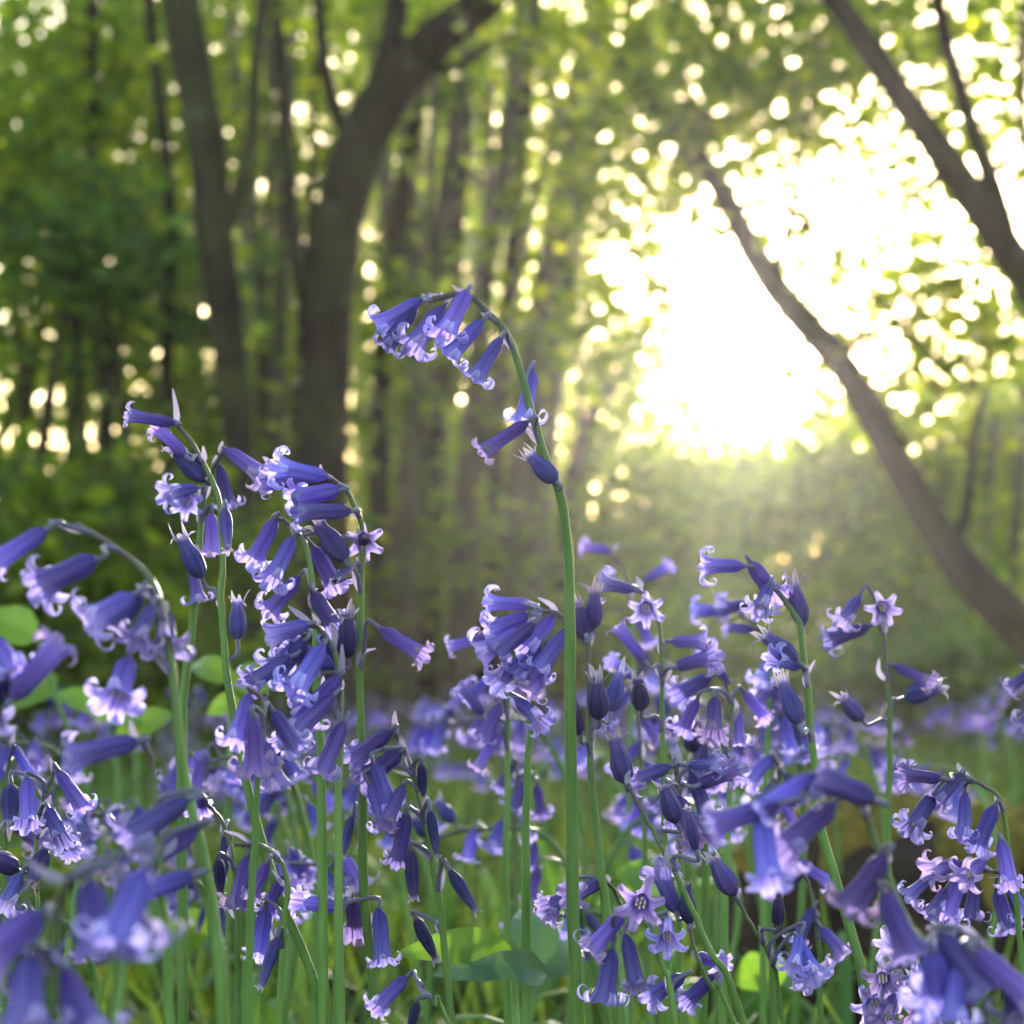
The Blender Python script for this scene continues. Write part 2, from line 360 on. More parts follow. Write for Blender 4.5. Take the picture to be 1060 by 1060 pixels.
# ------------------------------------------------------------------ the bluebells one can point at
# d: distance; stem: photograph points bottom to tip; w: stem width px; flowers: (base x, base y, mouth x, mouth y, kind)
PL = []
def B(label, d, w_, stem, fl, leaves=2, dz=0.0): PL.append((label, d, w_, stem, fl, leaves, dz))
B('tallest bluebell, its arched tip hung with flowers against the trees', .61, 14,
  [(598,1060),(592,900),(590,700),(589,600),(585,540),(577,505),(563,470),(550,425),(540,390),(529,353),(517,336),(500,319),(488,308),(470,305),(448,310)],
  [(436,310,389,338,'o'),(431,316,398,364,'o'),(459,318,431,356,'o'),(484,301,463,344,'o'),(500,332,466,368,'o'),(519,350,491,394,'o'),(551,383,541,440,'o'),(546,437,503,466,'n'),(576,499,545,468,'s')], 2)
B('slender bluebell at the left with faded flowers pointing up along its bent tip', .61, 11,
  [(338,1060),(296,945),(264,848),(238,720),(229,620),(231,570),(225,513),(215,490),(199,459),(186,443),(181,437)],
  [(181,438,141,431,'n'),(193,472,164,446,'n'),(213,498,183,466,'s'),(233,527,238,558,'b'),(209,598,192,558,'s'),(246,662,244,625,'s')], 2)
B('bluebell just behind the bent left one, with a star-faced flower', .70, 12,
  [(190,1060),(188,760),(198,660),(207,560),(212,510),(222,482),(232,466)],
  [(196,514,197,522,'w'),(226,481,237,528,'o'),(219,531,218,575,'o'),(234,465,270,490,'o'),(199,590,206,622,'w'),(204,505,182,510,'w')], 2)
B('bluebell whose top flowers point sideways to the left, left of the tallest', .61, 11,
  [(389,1060),(378,945),(375,848),(373,720),(373,615),(376,573),(373,540),(364,518),(357,507),(343,496),(334,492)],
  [(339,494,293,484,'o'),(318,498,268,501,'o'),(352,507,312,514,'o'),(363,529,314,530,'o'),(358,580,330,545,'s'),(325,566,343,602,'o'),(377,556,374,562,'w'),(394,651,431,672,'n'),(365,845,357,878,'b'),(362,590,350,600,'b')], 3)
B('olive-stemmed bluebell hooked over to the left, between the two taller left stems', .60, 12,
  [(334,1060),(332,800),(328,700),(324,610),(317,568),(310,555),(298,542),(287,536)],
  [(285,537,264,574,'o'),(303,557,287,592,'o'),(310,597,280,630,'o'),(324,613,340,643,'o'),(349,686,326,650,'s'),(360,680,361,640,'s')], 2)
B('bluebell with a crowded heap of drooping flowers under the hooked one', .57, 12,
  [(352,1060),(350,860),(352,760),(350,690),(335,655),(318,645)],
  [(320,646,274,660,'p'),(316,662,288,690,'o'),(300,680,270,700,'o'),(335,668,312,706,'o'),(352,700,318,738,'o'),(345,720,312,752,'o'),(357,747,336,794,'o'),(322,730,300,760,'n'),(345,690,300,668,'o')], 2)
B('bluebell with pale open bells hanging low left of the crowded heap', .53, 11,
  [(255,1060),(262,900),(268,800),(272,745),(268,722),(256,712)],
  [(258,718,248,757,'o'),(274,768,289,818,'p'),(282,735,300,770,'o'),(262,742,262,790,'o')], 2)
B('going-over bluebell with thin flowers hanging on both sides of a straight stem', .60, 10,
  [(466,1060),(453,925),(437,839),(424,790),(408,755)],
  [(405,756,372,782,'o'),(415,778,383,804,'o'),(383,811,399,856,'o'),(418,813,405,840,'n'),(421,842,412,888,'n'),(426,880,428,926,'b'),(436,790,437,818,'b'),(445,839,452,878,'b'),(466,901,489,934,'b'),(431,951,447,989,'b'),(388,790,400,830,'o')], 2)
B('short bluebell with a loose drooping head beside the foot of the bent left stem', .60, 10,
  [(290,1060),(294,960),(297,915),(288,888),(267,874),(243,874)],
  [(256,886,248,935,'o'),(277,893,262,924,'n'),(291,912,277,942,'n'),(275,941,266,984,'n'),(287,970,274,1010,'b')], 3)
B('small bluebell with narrow closed flowers dangling from a thin hooked tip at the left', .62, 9,
  [(245,1060),(246,980),(243,900),(230,852),(212,830)],
  [(235,858,232,911,'b'),(226,889,225,918,'b'),(229,938,231,966,'b'),(210,826,200,842,'n')], 2)
B('low bluebell with two blunt flowers pointing left near the lower stems', .60, 10,
  [(345,1060),(350,985),(354,945),(358,930)],
  [(352,938,321,929,'n'),(364,930,366,960,'o'),(392,941,397,982,'n')], 2)
B('tiny bluebell at the very bottom with a single sideways bud beside the straight stem', .58, 7,
  [(470,1075),(450,1040),(436,1018)],
  [(421,1012,397,1032,'n'),(432,1037,425,1066,'b')], 1)
B('upright bluebell with two dark seed heads at its tip, just right of the tallest', .63, 12,
  [(642,1060),(630,960),(620,886),(611,790),(609,700),(609,664)],
  [(614,651,616,606,'s'),(604,661,598,628,'s'),(620,744,617,706,'s'),(632,737,641,702,'s'),(600,760,592,726,'b')], 3)
B('bluebell with a dense bunch of bells drooping left behind the tallest stem', .66, 11,
  [(545,1060),(544,880),(548,760),(561,690),(582,650),(579,636),(555,632)],
  [(552,626,503,624,'o'),(548,636,507,650,'o'),(543,652,492,680,'p'),(553,645,517,676,'o'),(572,638,549,668,'o'),(585,654,559,690,'o'),(560,668,535,700,'w'),(545,680,520,700,'o'),(534,723,554,740,'o'),(570,690,548,715,'p')], 2)
B('soft bluebell with bells in a hanging column left of the dense bunch', .78, 9,
  [(526,1060),(524,880),(526,770),(524,700),(512,660),(502,657)],
  [(505,658,467,668,'n'),(508,700,485,722,'o'),(518,729,499,767,'o'),(516,760,496,790,'n'),(500,740,480,712,'o')], 2)
B('small soft bluebell low in the gap left of the tallest stem', .85, 8,
  [(534,1060),(534,920),(533,840),(536,800)],
  [(548,806,530,835,'o'),(556,812,560,842,'o'),(540,838,546,862,'n'),(530,790,520,812,'n')], 2)
B('pale bluebell with a pink-edged star flower on a thin stem right of the seed heads', .68, 8,
  [(694,1060),(690,960),(687,800),(685,700),(682,648),(672,622),(656,607)],
  [(656,611,622,603,'p'),(668,624,667,631,'p'),(668,684,641,650,'n'),(694,664,730,664,'p'),(664,735,660,708,'s'),(700,690,730,684,'o')], 2)
B('bluebell leaning left with one big dark seed head, its stem crossing the thin ones', .60, 10,
  [(770,1060),(735,985),(707,920),(685,876),(662,835),(650,812)],
  [(648,811,638,766,'s'),(700,852,686,812,'s'),(720,880,712,842,'b')], 3)
B('bluebell with soft flowers clustered round its tip between the crossing stem and the right hero', .66, 9,
  [(700,1060),(704,940),(704,860),(700,800),(692,780)],
  [(694,793,660,804,'o'),(715,800,728,834,'o'),(702,825,716,858,'o'),(690,812,694,840,'n'),(712,792,742,790,'p'),(724,812,752,804,'o')], 2)
B('bluebell with wide bells nodding low in front of the tallest stem', .57, 10,
  [(700,1060),(688,1005),(676,968),(662,950),(645,942)],
  [(646,944,608,986,'o'),(634,982,624,1042,'w'),(648,968,655,1004,'n'),(664,926,660,930,'w'),(690,950,688,968,'w'),(708,1010,684,1032,'o')], 3)
B('bluebell half hidden behind the foot of the tallest stem with flared bells', .64, 9,
  [(655,1060),(650,980),(640,930),(626,911)],
  [(624,912,600,919,'o'),(589,920,563,956,'w'),(600,925,572,930,'n')], 1)
B('bluebell at the right with rim-lit flowers drooping left from a curved tip', .61, 12,
  [(900,1060),(880,960),(849,858),(843,790),(840,767),(835,702),(829,654),(823,636),(812,622),(800,606),(786,592)],
  [(770,586,732,586,'w'),(777,582,801,612,'o'),(797,604,786,626,'p'),(831,648,820,598,'s'),(825,685,787,654,'s'),(828,750,815,714,'s'),(826,690,806,682,'n')], 3)
B('thin straight bluebell stem with sparse flowers at the far right', .72, 9,
  [(917,1060),(919,892),(921,790),(921,744),(917,680),(914,640)],
  [(890,617,872,640,'p'),(910,622,910,630,'p'),(900,648,867,662,'o'),(926,689,949,700,'n'),(937,722,968,710,'s'),(893,745,872,722,'s')], 2)
B('soft bluebell with sideways bells behind the rim-lit right-hand one', .86, 9,
  [(790,1060),(792,850),(796,740),(795,670),(785,648),(770,640)],
  [(759,632,714,632,'o'),(782,652,753,649,'n'),(778,625,758,628,'o'),(800,676,786,700,'o'),(806,700,790,726,'o'),(804,720,794,750,'n'),(812,740,820,772,'n'),(796,700,808,726,'o')], 2)
B('bluebell with pale skirted bells just left of the rim-lit right-hand one', .70, 9,
  [(748,1060),(752,900),(756,800),(756,730),(748,702),(736,686)],
  [(754,704,728,682,'n'),(740,722,737,748,'o'),(722,724,710,752,'o'),(764,736,764,774,'w'),(730,772,722,800,'p'),(735,700,712,716,'o'),(770,716,790,740,'n')], 2)
B('big blurred bluebell near the lens with thick bells sweeping left in the lower right', .44, 16,
  [(985,1060),(958,985),(938,953),(917,902),(904,865),(890,834),(863,812)],
  [(842,803,785,838,'n'),(806,832,748,854,'n'),(906,828,846,806,'w'),(863,832,812,870,'o'),(788,848,790,890,'n'),(917,885,888,935,'o'),(915,924,946,992,'o')], 1)
B('blurred bluebell near the lens filling the bottom right corner', .42, 16,
  [(1060,1110),(1050,1050),(1040,1010),(1015,975),(985,958)],
  [(972,966,1013,1022,'o'),(990,1000,985,1050,'w'),(1010,985,1062,1030,'o'),(1040,1000,1058,1060,'w'),(965,985,975,1030,'o')], 1)
B('neat bluebell arching left near the right edge above the mossy log', .64, 9,
  [(1062,1060),(1053,940),(1042,865),(1035,827),(1019,814),(999,804)],
  [(995,800,970,826,'o'),(975,806,953,806,'o'),(966,823,944,848,'o'),(999,820,995,861,'o'),(1031,833,1018,873,'o'),(1036,870,1038,901,'n')], 2)
B('sunlit pale bluebell spilling over the mossy log by the right edge', .66, 10,
  [(1075,1060),(1068,980),(1056,920),(1040,905),(1012,900)],
  [(995,893,964,898,'p'),(1020,888,1000,900,'p'),(966,905,944,928,'p'),(995,908,977,940,'o'),(1009,914,1004,952,'w'),(1032,920,1040,955,'o'),(1045,915,1062,950,'p'),(980,920,962,945,'p')], 2)
B('lilac bluebell crowded with frilled open flowers at the foot of the log', .60, 10,
  [(960,1090),(962,1050),(958,1015),(940,1000),(920,1000)],
  [(915,1000,908,1010,'p'),(930,1010,925,1024,'p'),(950,1000,942,1012,'p'),(925,1030,915,1046,'p'),(948,1028,945,1044,'p'),(968,1035,962,1052,'p'),(905,1022,898,1036,'p'),(935,992,926,985,'p'),(970,1010,975,1025,'p')], 1)
B('bluebell with a frayed dark seed head tipped left on a dark bent stem', .61, 8,
  [(812,1060),(798,994),(781,963),(768,940),(761,928)],
  [(761,927,735,884,'s'),(805,956,803,932,'b'),(828,968,820,990,'p'),(826,976,838,1000,'p'),(815,990,836,1010,'p')], 3)
B('bluebell with a star-topped seed head on a thin leaning stem left of the frayed one', .62, 8,
  [(760,1060),(735,1020),(718,980),(714,958)],
  [(713,957,710,916,'s'),(700,945,690,920,'o'),(722,990,742,1000,'n'),(740,1010,720,1035,'n')], 3)
B('blurred bluebell near the lens arching left, with a bunched pale head, at the left edge', .47, 15,
  [(232,1060),(222,960),(205,865),(187,780),(177,690),(160,608),(123,570),(78,543)],
  [(47,549,2,580,'n'),(100,579,44,604,'o'),(138,616,100,640,'p'),(158,626,148,656,'p'),(146,612,122,650,'p'),(172,634,176,660,'p'),(134,682,130,710,'o')], 1)
B('dark blurred bluebell head near the lens at the far left edge', .44, 15,
  [(-40,1060),(-25,850),(-10,750),(10,725)],
  [(12,724,46,678,'n'),(0,700,-20,740,'o'),(-10,660,20,690,'o')], 1)
B('blurred bluebell near the lens with one thick flower lying sideways at the left', .46, 14,
  [(175,1060),(165,900),(158,800),(150,770)],
  [(143,767,74,784,'o'),(204,858,146,896,'o'),(194,828,150,856,'o'),(200,906,142,926,'n')], 1)
B('very blurred bluebell nearest the lens, huge soft bells in the bottom left corner', .36, 20,
  [(40,1180),(48,1100),(56,1010),(60,940),(75,905)],
  [(92,912,104,985,'w'),(126,915,146,980,'w'),(150,900,130,960,'o'),(42,946,-8,988,'w'),(58,1000,98,1070,'o'),(30,990,30,1050,'w')], 1)
B('small crisp bluebell with scattered flowers up a dark stem at the left edge', .62, 8,
  [(38,1060),(38,935),(38,860),(48,820),(58,795)],
  [(60,797,82,836,'o'),(28,806,34,838,'n'),(50,838,66,856,'n'),(54,858,64,880,'n'),(12,812,14,846,'s'),(18,900,2,884,'s'),(48,880,38,906,'s'),(22,905,14,925,'p')], 2)
B('bluebell cut by the left edge with small flowers in a loose tip', .75, 8,
  [(6,1060),(4,900),(8,800),(14,770)],
  [(14,772,26,800,'n'),(8,790,-10,815,'o'),(22,820,44,832,'n'),(10,850,30,870,'o')], 2)
B('distant soft bluebell with two flowers showing above the bunch behind the tallest', 1.05, 6,
  [(650,1060),(652,800),(655,650),(645,590),(630,572)],
  [(632,570,604,566,'o'),(668,600,690,588,'n'),(650,610,628,600,'o'),(660,640,672,664,'n')], 2)
B('bluebell peeping in from the right edge with one pale bell', .72, 8,
  [(1085,1060),(1083,850),(1080,740),(1072,696)],
  [(1068,694,1048,712,'p'),(1080,720,1066,748,'o')], 2)
B('soft violet bluebell between the crossing stem and the hanging column on the right', .80, 8,
  [(672,1060),(668,900),(664,800),(660,740),(650,715)],
  [(650,716,628,744,'o'),(662,740,684,770,'o'),(660,770,640,800,'o'),(668,790,690,812,'o'),(655,700,640,690,'n')], 2)
B('soft bluebell with drooping bells in the gap under the rim-lit flowers', .82, 8,
  [(800,1060),(798,940),(800,850),(806,800),(800,780)],
  [(800,782,776,806,'o'),(812,800,830,830,'n'),(798,812,790,846,'o'),(810,830,826,860,'o')], 2)
B('soft low bluebell leaning out from under the big blurred bells', .74, 8,
  [(850,1060),(848,980),(838,920),(822,890)],
  [(822,890,860,914,'n'),(830,905,806,925,'n'),(842,940,825,970,'o'),(850,960,870,985,'p')], 2)
def build_plant(label, d, w_, stem, fl, leaves, dz, idx):
    rr = random.Random(idx * 37 + 3)
    wob = [rr.uniform(-.004, .004) for _ in range(3)]
    n = len(stem)
    pts = []
    for i, (x, y) in enumerate(stem):
        u = i / (n - 1)
        pts.append(P(x, y, d + wob[0] * math.sin(3 * u) + wob[1] * u * u * 2))
    # carry the stem on down to the ground
    t = (pts[0] - pts[1]).normalized(); low = pts[0]
    drop = low.z
    foot = Vector((low.x + t.x * drop * .45, low.y + rr.uniform(-.02, .03), 0.0))
    mid = low + Vector((t.x * drop * .35, (foot.y - low.y) * .5, -drop * .5))
    ctrl = [foot, mid] + pts
    root = thing('bluebell', label, 'bluebell', foot)
    r0 = w_ / 2 * d / FPX
    fine_j = [rr.uniform(-.00022, .00022) for _ in range(40)]
    # even-length resampling so that the radius falls smoothly
    fine = catmull(ctrl, 90)
    fine = [p + RT * np.interp(i, range(0, 120, 3), fine_j) if i < 88 else p for i, p in enumerate(fine)]
    L = [0.0]
    for a, b in zip(fine, fine[1:]): L.append(L[-1] + (b - a).length)
    rad = [r0 * (1.12 - .30 * (l / L[-1])) if l / L[-1] < .72 else r0 * np.interp(l / L[-1], [.72, 1], [.9, .42]) for l in L]
    V, Q = tube_data([p - foot for p in fine], rad, 9, 0.05, True, idx)
    obj('stem', quad_mesh('stem', [tuple(v) for v in V], Q, M['stem'], True, {'along': [min(1, (i // 9) / 90) for i in range(len(V))]}), root)
    px = [((p - CAM).dot(RT) / (p - CAM).dot(FWD) * FPX + 530, 530 - (p - CAM).dot(UP) / (p - CAM).dot(FWD) * FPX) for p in fine]
    for (bx, by, tx, ty, kind) in fl:
        k = min(range(len(fine)), key=lambda i: (px[i][0] - bx) ** 2 + (px[i][1] - by) ** 2)
        gap = math.dist(px[k], (bx, by)) * d / FPX
        # flowers sit a little in front of, or behind, their stem
        off = rr.choice((-1, -1, 1)) * rr.uniform(.003, .008)
        base = P(bx, by, (fine[k] - CAM).dot(FWD) + off)
        step = max(3, int((gap * .5 + .004) / (L[-1] / 90)))
        k0 = max(2, k - step)
        att = fine[k0]; sd_ = (fine[min(k0 + 1, 90)] - fine[k0 - 1]).normalized()
        pv = (RT * (tx - bx) - UP * (ty - by)) * (d / FPX)
        full = .0135 * (1.0 if kind not in 'wp' else .80)
        if kind == 's': full = .0125
        if kind == 'b': full = .0125
        p = pv.length; full *= rr.uniform(.86, 1.08)
        if p < full: ax = pv + FWD * (-1 if rr.random() < .6 else 1) * math.sqrt(max(0, full ** 2 - p ** 2)) * (1.0 if p < .4 * full else .6)
        else: ax = pv + FWD * rr.uniform(-.3, .3) * p
        add_flower(root, foot, att, sd_, base, ax, max(full, min(p * .92, .018)), kind, rr)
    ground_leaves(root, foot, max(1, leaves - 1), rr, .17, .009)
    return root
for i, a in enumerate(PL): build_plant(*a, i)
# ------------------------------------------------------------------ bluebells further back, copied from a few grown ones
def grow(seed, h, nfl, droop, kinds):
    rr = random.Random(seed)
    root = thing('bluebell', 'x', 'bluebell', Vector((0, 0, 0)))
    lean = rr.uniform(-.03, .03)
    a = h * .74
    ctrl = [Vector((0, 0, 0)), Vector((lean * .3, rr.uniform(-.006, .006), a * .5)), Vector((lean, 0, a)), Vector((lean + .006, 0, h * .88)), Vector((lean + .02, 0, h * .97)), Vector((lean + .02 + droop * .03, 0, h * (1.0 if droop < .5 else .985))), Vector((lean + .02 + droop * .055, 0, h * (1.0 - .03 * droop)))]
    fine = catmull(ctrl, 60)
    rad = interp([.0018, .0018, .0017, .0016, .0013, .001, .0007], 60)
    V, Q = tube_data(fine, rad, 7)
    obj('stem', quad_mesh('stem', [tuple(v) for v in V], Q, M['stem'], True, {'along': [min(1, (i // 7) / 60) for i in range(len(V))]}), root)
    for i in range(nfl):
        u = .58 + .42 * i / (nfl - 1); k = int(u * 60) - 1; att = fine[k]; sd_ = (fine[k + 1] - fine[k - 1]).normalized()
        side = Vector((1.0, rr.uniform(-.9, .9), 0)).normalized() if rr.random() < .8 else Vector((-.6, rr.uniform(-1, 1), 0)).normalized()
        base = att + side * rr.uniform(.008, .014) + Vector((0, 0, rr.uniform(-.002, .006)))
        kind = rr.choice(kinds)
        ax = Vector((side.x * rr.uniform(.2, .9), side.y * .7, -1.0)) if kind != 's' else Vector((side.x * .6, side.y * .6, .8))
        add_flower(root, Vector((0, 0, 0)), att, sd_, base, ax, rr.uniform(.0115, .0140), kind, rr, detail=False)
    ground_leaves(root, None, 3, rr, h * .62, .010)
    return root
protos = [grow(i + 50, h, n, dr, kinds) for i, (h, n, dr, kinds) in enumerate([
    (.30, 9, .9, 'oonw'), (.27, 8, .6, 'oowp'), (.28, 7, 1.0, 'onns'), (.25, 10, .7, 'oowb'), (.31, 6, .4, 'onsb'), (.26, 9, .8, 'oopp'), (.23, 7, .5, 'owwp'), (.29, 11, .8, 'ooon')])]
ZONES = [  # x range px, distance range, how many, label, group
    (-40, 260, .75, 1.1, 8, 'soft-focus bluebell in the thicket of stems behind the left-hand foreground flowers', 'bluebells behind the left foreground'),
    (250, 480, .80, 1.15, 5, 'soft-focus bluebell among the stems between the bent stem and the straight one', 'bluebells between the left stems'),
    (560, 800, .80, 1.15, 7, 'soft-focus bluebell in the crowd behind the seed heads right of the tallest stem', 'bluebells right of the tallest stem'),
    (800, 1100, .85, 1.25, 3, 'soft-focus bluebell standing in front of the mossy log', 'bluebells in front of the log'),
    (-80, 300, 1.15, 2.0, 10, 'blurred bluebell farther back on the left under the shrubs', 'blurred bluebells at the left'),
    (300, 620, 1.3, 2.2, 6, 'blurred bluebell farther back in the grassy gap left of the tallest stem', 'blurred bluebells in the grassy gap'),
    (600, 900, 1.2, 2.1, 9, 'blurred bluebell farther back behind the right-hand crowd', 'blurred bluebells behind the right crowd'),
    (880, 1150, 1.75, 2.6, 8, 'blurred bluebell behind the mossy log', 'bluebells behind the log'),
    (-100, 420, 2.1, 3.8, 11, 'faint violet bluebell in the drift in front of the dark trunks', 'bluebells in the drift by the trunks'),
    (420, 1160, 2.3, 4.0, 13, 'faint violet bluebell in the drift before the sunny undergrowth', 'bluebells in the sunny drift'),
]
used = [False] * len(protos)
rr = random.Random(99)
for (x0, x1, d0, d1, n, lab, grp) in ZONES:
    for _ in range(n):
        k = rr.randrange(len(protos)); d = math.sqrt(rr.uniform(d0 * d0, d1 * d1))
        g = P(rr.uniform(x0, x1), 700, d)
        if used[k]: o = copy_tree(protos[k])
        else: o = protos[k]; used[k] = True
        o.location = (g.x, g.y, 0); o.rotation_euler = (rr.uniform(-.08, .08), rr.uniform(-.08, .08), rr.uniform(2.2, 4.4) if rr.random() < .7 else rr.uniform(0, 6.28))
        o.scale = [rr.uniform(.82, 1.0)] * 3
        o['label'] = lab; o['group'] = grp
# ------------------------------------------------------------------ leaf clouds
def leaf_cloud(centres, size, tilt=0.9, jitter=.35):
    """centres (n,3): one folded six-corner leaf each"""
    n = len(centres)
    s = size * rng.uniform(1 - jitter, 1 + jitter, n)
    yaw = rng.uniform(0, 2 * np.pi, n)
    nrm = np.stack([rng.normal(0, tilt, n), rng.normal(0, tilt, n), np.ones(n)], 1); nrm /= np.linalg.norm(nrm, axis=1)[:, None]
    d = np.stack([np.cos(yaw), np.sin(yaw), rng.normal(-.2, .3, n)], 1); d -= nrm * (d * nrm).sum(1)[:, None]; d /= np.linalg.norm(d, axis=1)[:, None]
    b = np.cross(nrm, d)
    loc = np.array([[-.5, 0, 0], [-.22, .30, .07], [.15, .30, .06], [.55, 0, -.05], [.15, -.30, .06], [-.22, -.30, .07]])
    V = centres[:, None, :] + s[:, None, None] * (loc[None, :, 0:1] * d[:, None, :] + loc[None, :, 1:2] * b[:, None, :] + loc[None, :, 2:3] * nrm[:, None, :])
    base = np.arange(n)[:, None] * 6
    Q = np.concatenate([base + np.array([0, 3, 2, 1]), base + np.array([0, 5, 4, 3])], 1).reshape(-1, 4)
    return V.reshape(-1, 3), Q
def ell_points(c, r, n, per=22, spread=.16, flat=.45):
    """leaf centres in sprays scattered through an ellipsoid"""
    m = max(3, n // per)
    q = rng.normal(0, 1, (m, 3)); q /= np.linalg.norm(q, axis=1)[:, None]; q *= rng.uniform(0, 1, m)[:, None] ** (1 / 2.4)
    cl = q * np.array(r) + np.array(c)
    k = rng.integers(0, m, n); g = rng.normal(0, 1, (n, 3)) * np.array([spread, spread, spread * flat]) * rng.uniform(.5, 1.4, m)[k][:, None]
    return cl[k] + g
def crown_mesh(name, blobs, origin, size, mat, sparse=False):
    """blobs: (x, y, d, rx px, ry px, depth radius m, leaves)"""
    pts = []
    for (x, y, d, rx, ry, rd, n) in blobs:
        c = P(x, y, d); pts.append(ell_points(tuple(c), (rx * d / FPX, rd, ry * d / FPX), n, per=7 if sparse or n < 260 else 18, spread=.10 + .008 * d))
    pts = np.concatenate(pts); pts = pts[pts[:, 2] > .03]
    V, Q = leaf_cloud(pts - np.array(origin), size)
    return quad_mesh(name, V, Q, M[mat], False)
def path3(px, d, d2=None):
    n = len(px); return [P(x, y, d if d2 is None else d + (d2 - d) * i / (n - 1)) for i, (x, y) in enumerate(px)]
def tree(name, label, px, d, widths, bark='bark', limbs=(), crown=(), leaf='leaf', lsize=.06, d2=None, group=None, cname='crown', cat='tree', sparse=False):
    ctrl = path3(px, d, d2)
    if ctrl[0].z > 0:
        a = ctrl[0]; t = (ctrl[0] - ctrl[1]); k = a.z + .06
        ctrl = [Vector((a.x + max(-.6, min(.6, t.x / max(.15, -t.z))) * k * .6, a.y, -.06))] + ctrl
        widths = [widths[0] * 1.35] + list(widths)
    foot = Vector((ctrl[0].x, ctrl[0].y, 0))
    root = thing(name, label, cat, foot, group)
    rad = [w_ / 2 * d / FPX for w_ in widths]
    obj('trunk', tube_mesh('trunk', ctrl, rad, M[bark], 48, 14, .07, foot, len(label)), root)
    for (lp, lw) in limbs:
        lc = path3(lp, d, d2)
        obj('limb', tube_mesh('limb', lc, [w_ / 2 * d / FPX for w_ in lw], M[bark], 26, 10, .06, foot, len(lp)), root)
    if crown:
        obj(cname, crown_mesh(cname, crown, foot, lsize, leaf, sparse), root)
    return root
# --- the large trees
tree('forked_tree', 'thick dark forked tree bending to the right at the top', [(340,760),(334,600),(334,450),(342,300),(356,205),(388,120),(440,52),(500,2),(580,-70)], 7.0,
     [64, 58, 52, 52, 54, 52, 46, 41, 34], 'bark', [([(352,225),(374,140),(404,50),(418,-60)], [36, 30, 26, 22]), ([(372,165),(340,90),(330,0),(322,-60)], [20, 15, 11, 8]), ([(432,66),(470,70),(520,40),(570,30)], [14, 11, 8, 5]), ([(334,430),(318,330),(300,200),(290,60),(280,-60)], [24, 20, 17, 14, 12])],
     [(500,30,10.3,120,60,.6,420),(560,110,10.2,90,70,.6,260),(420,170,10.2,90,60,.5,100),(300,40,10.2,100,60,.5,250),(430,-20,7.0,200,40,.6,600)], 'leaf_spring_lit', .055)
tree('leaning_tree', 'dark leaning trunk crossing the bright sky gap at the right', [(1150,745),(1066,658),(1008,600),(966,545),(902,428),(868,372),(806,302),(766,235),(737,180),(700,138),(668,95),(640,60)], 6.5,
     [54, 48, 42, 38, 34, 31, 29, 26, 23, 19, 14, 8], 'bark', [([(760,215),(815,215),(885,288),(965,368),(1010,402)], [12, 10, 9, 8, 5]), ([(800,292),(815,240),(830,160),(850,60)], [13, 10, 8, 6]), ([(985,575),(1002,520),(1010,440),(1030,380)], [14, 11, 9, 5]), ([(868,372),(900,345),(950,330),(1000,300)], [9, 7, 5, 3]), ([(762,228),(740,260),(735,300),(720,330)], [8, 6, 4, 3]), ([(815,240),(860,225),(920,230),(960,215)], [7, 5, 4, 2])],
     [(690,45,6.8,120,75,.8,900),(790,45,6.8,110,75,.8,950),(640,110,7.0,70,70,.7,300),(800,125,6.8,110,45,.6,330),(700,170,6.9,70,50,.5,150),(900,300,6.8,80,70,.5,90),(1000,330,6.7,70,80,.5,220),(830,330,6.8,60,60,.4,60),(880,395,6.8,60,40,.4,110),(620,280,6.8,40,110,.5,90),(690,120,6.1,60,40,.3,170),(760,95,6.1,80,50,.3,180),(690,190,6.6,60,50,.3,130),(800,140,6.6,90,28,.3,110),(900,140,6.6,60,35,.3,80),(1000,370,6.8,80,60,.5,260),(930,400,6.8,70,40,.4,220),(960,230,6.8,110,90,.5,210),(860,200,7.0,80,60,.5,80),(1010,300,6.9,70,80,.5,230),(640,210,7.2,50,110,.5,150),(605,330,7.2,40,80,.4,150),(660,400,7.4,50,35,.4,100),(890,330,7.0,60,45,.4,90),(620,200,6.9,50,70,.4,160)], 'leaf_spring_lit', .05)
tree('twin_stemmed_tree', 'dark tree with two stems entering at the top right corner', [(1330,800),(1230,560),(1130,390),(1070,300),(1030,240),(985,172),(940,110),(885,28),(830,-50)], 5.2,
     [54, 48, 43, 40, 37, 34, 31, 27, 24], 'bark', [([(1045,262),(1030,200),(1004,125),(980,45),(965,-40)], [25, 22, 19, 16, 14]), ([(985,172),(950,200),(900,210),(860,240)], [10, 7, 5, 3]), ([(1030,240),(1000,280),(960,300)], [8, 6, 3]), ([(1090,330),(1085,250),(1060,150),(1058,40),(1070,-40)], [16, 14, 12, 10, 8])],
     [(960,40,6.2,110,70,.5,700),(1050,90,6.2,70,90,.5,620),(1000,170,6.0,60,60,.4,140),(870,40,6.2,70,60,.5,330),(1035,320,6.0,60,80,.4,170),(930,-30,5.4,180,40,.6,500),(1000,260,6.0,50,50,.4,60)], 'leaf_spring_lit', .045)
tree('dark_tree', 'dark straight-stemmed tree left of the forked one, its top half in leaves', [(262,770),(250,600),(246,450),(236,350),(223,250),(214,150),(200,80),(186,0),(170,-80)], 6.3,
     [34, 32, 33, 36, 38, 42, 42, 40, 36], 'bark', [([(225,260),(258,160),(265,60),(280,-60)], [20, 16, 13, 10])],
     [(100,60,9.4,120,90,1.0,1300),(60,160,9.2,120,80,.9,1000),(240,60,9.8,70,80,.5,350)], 'leaf_pale', .06)
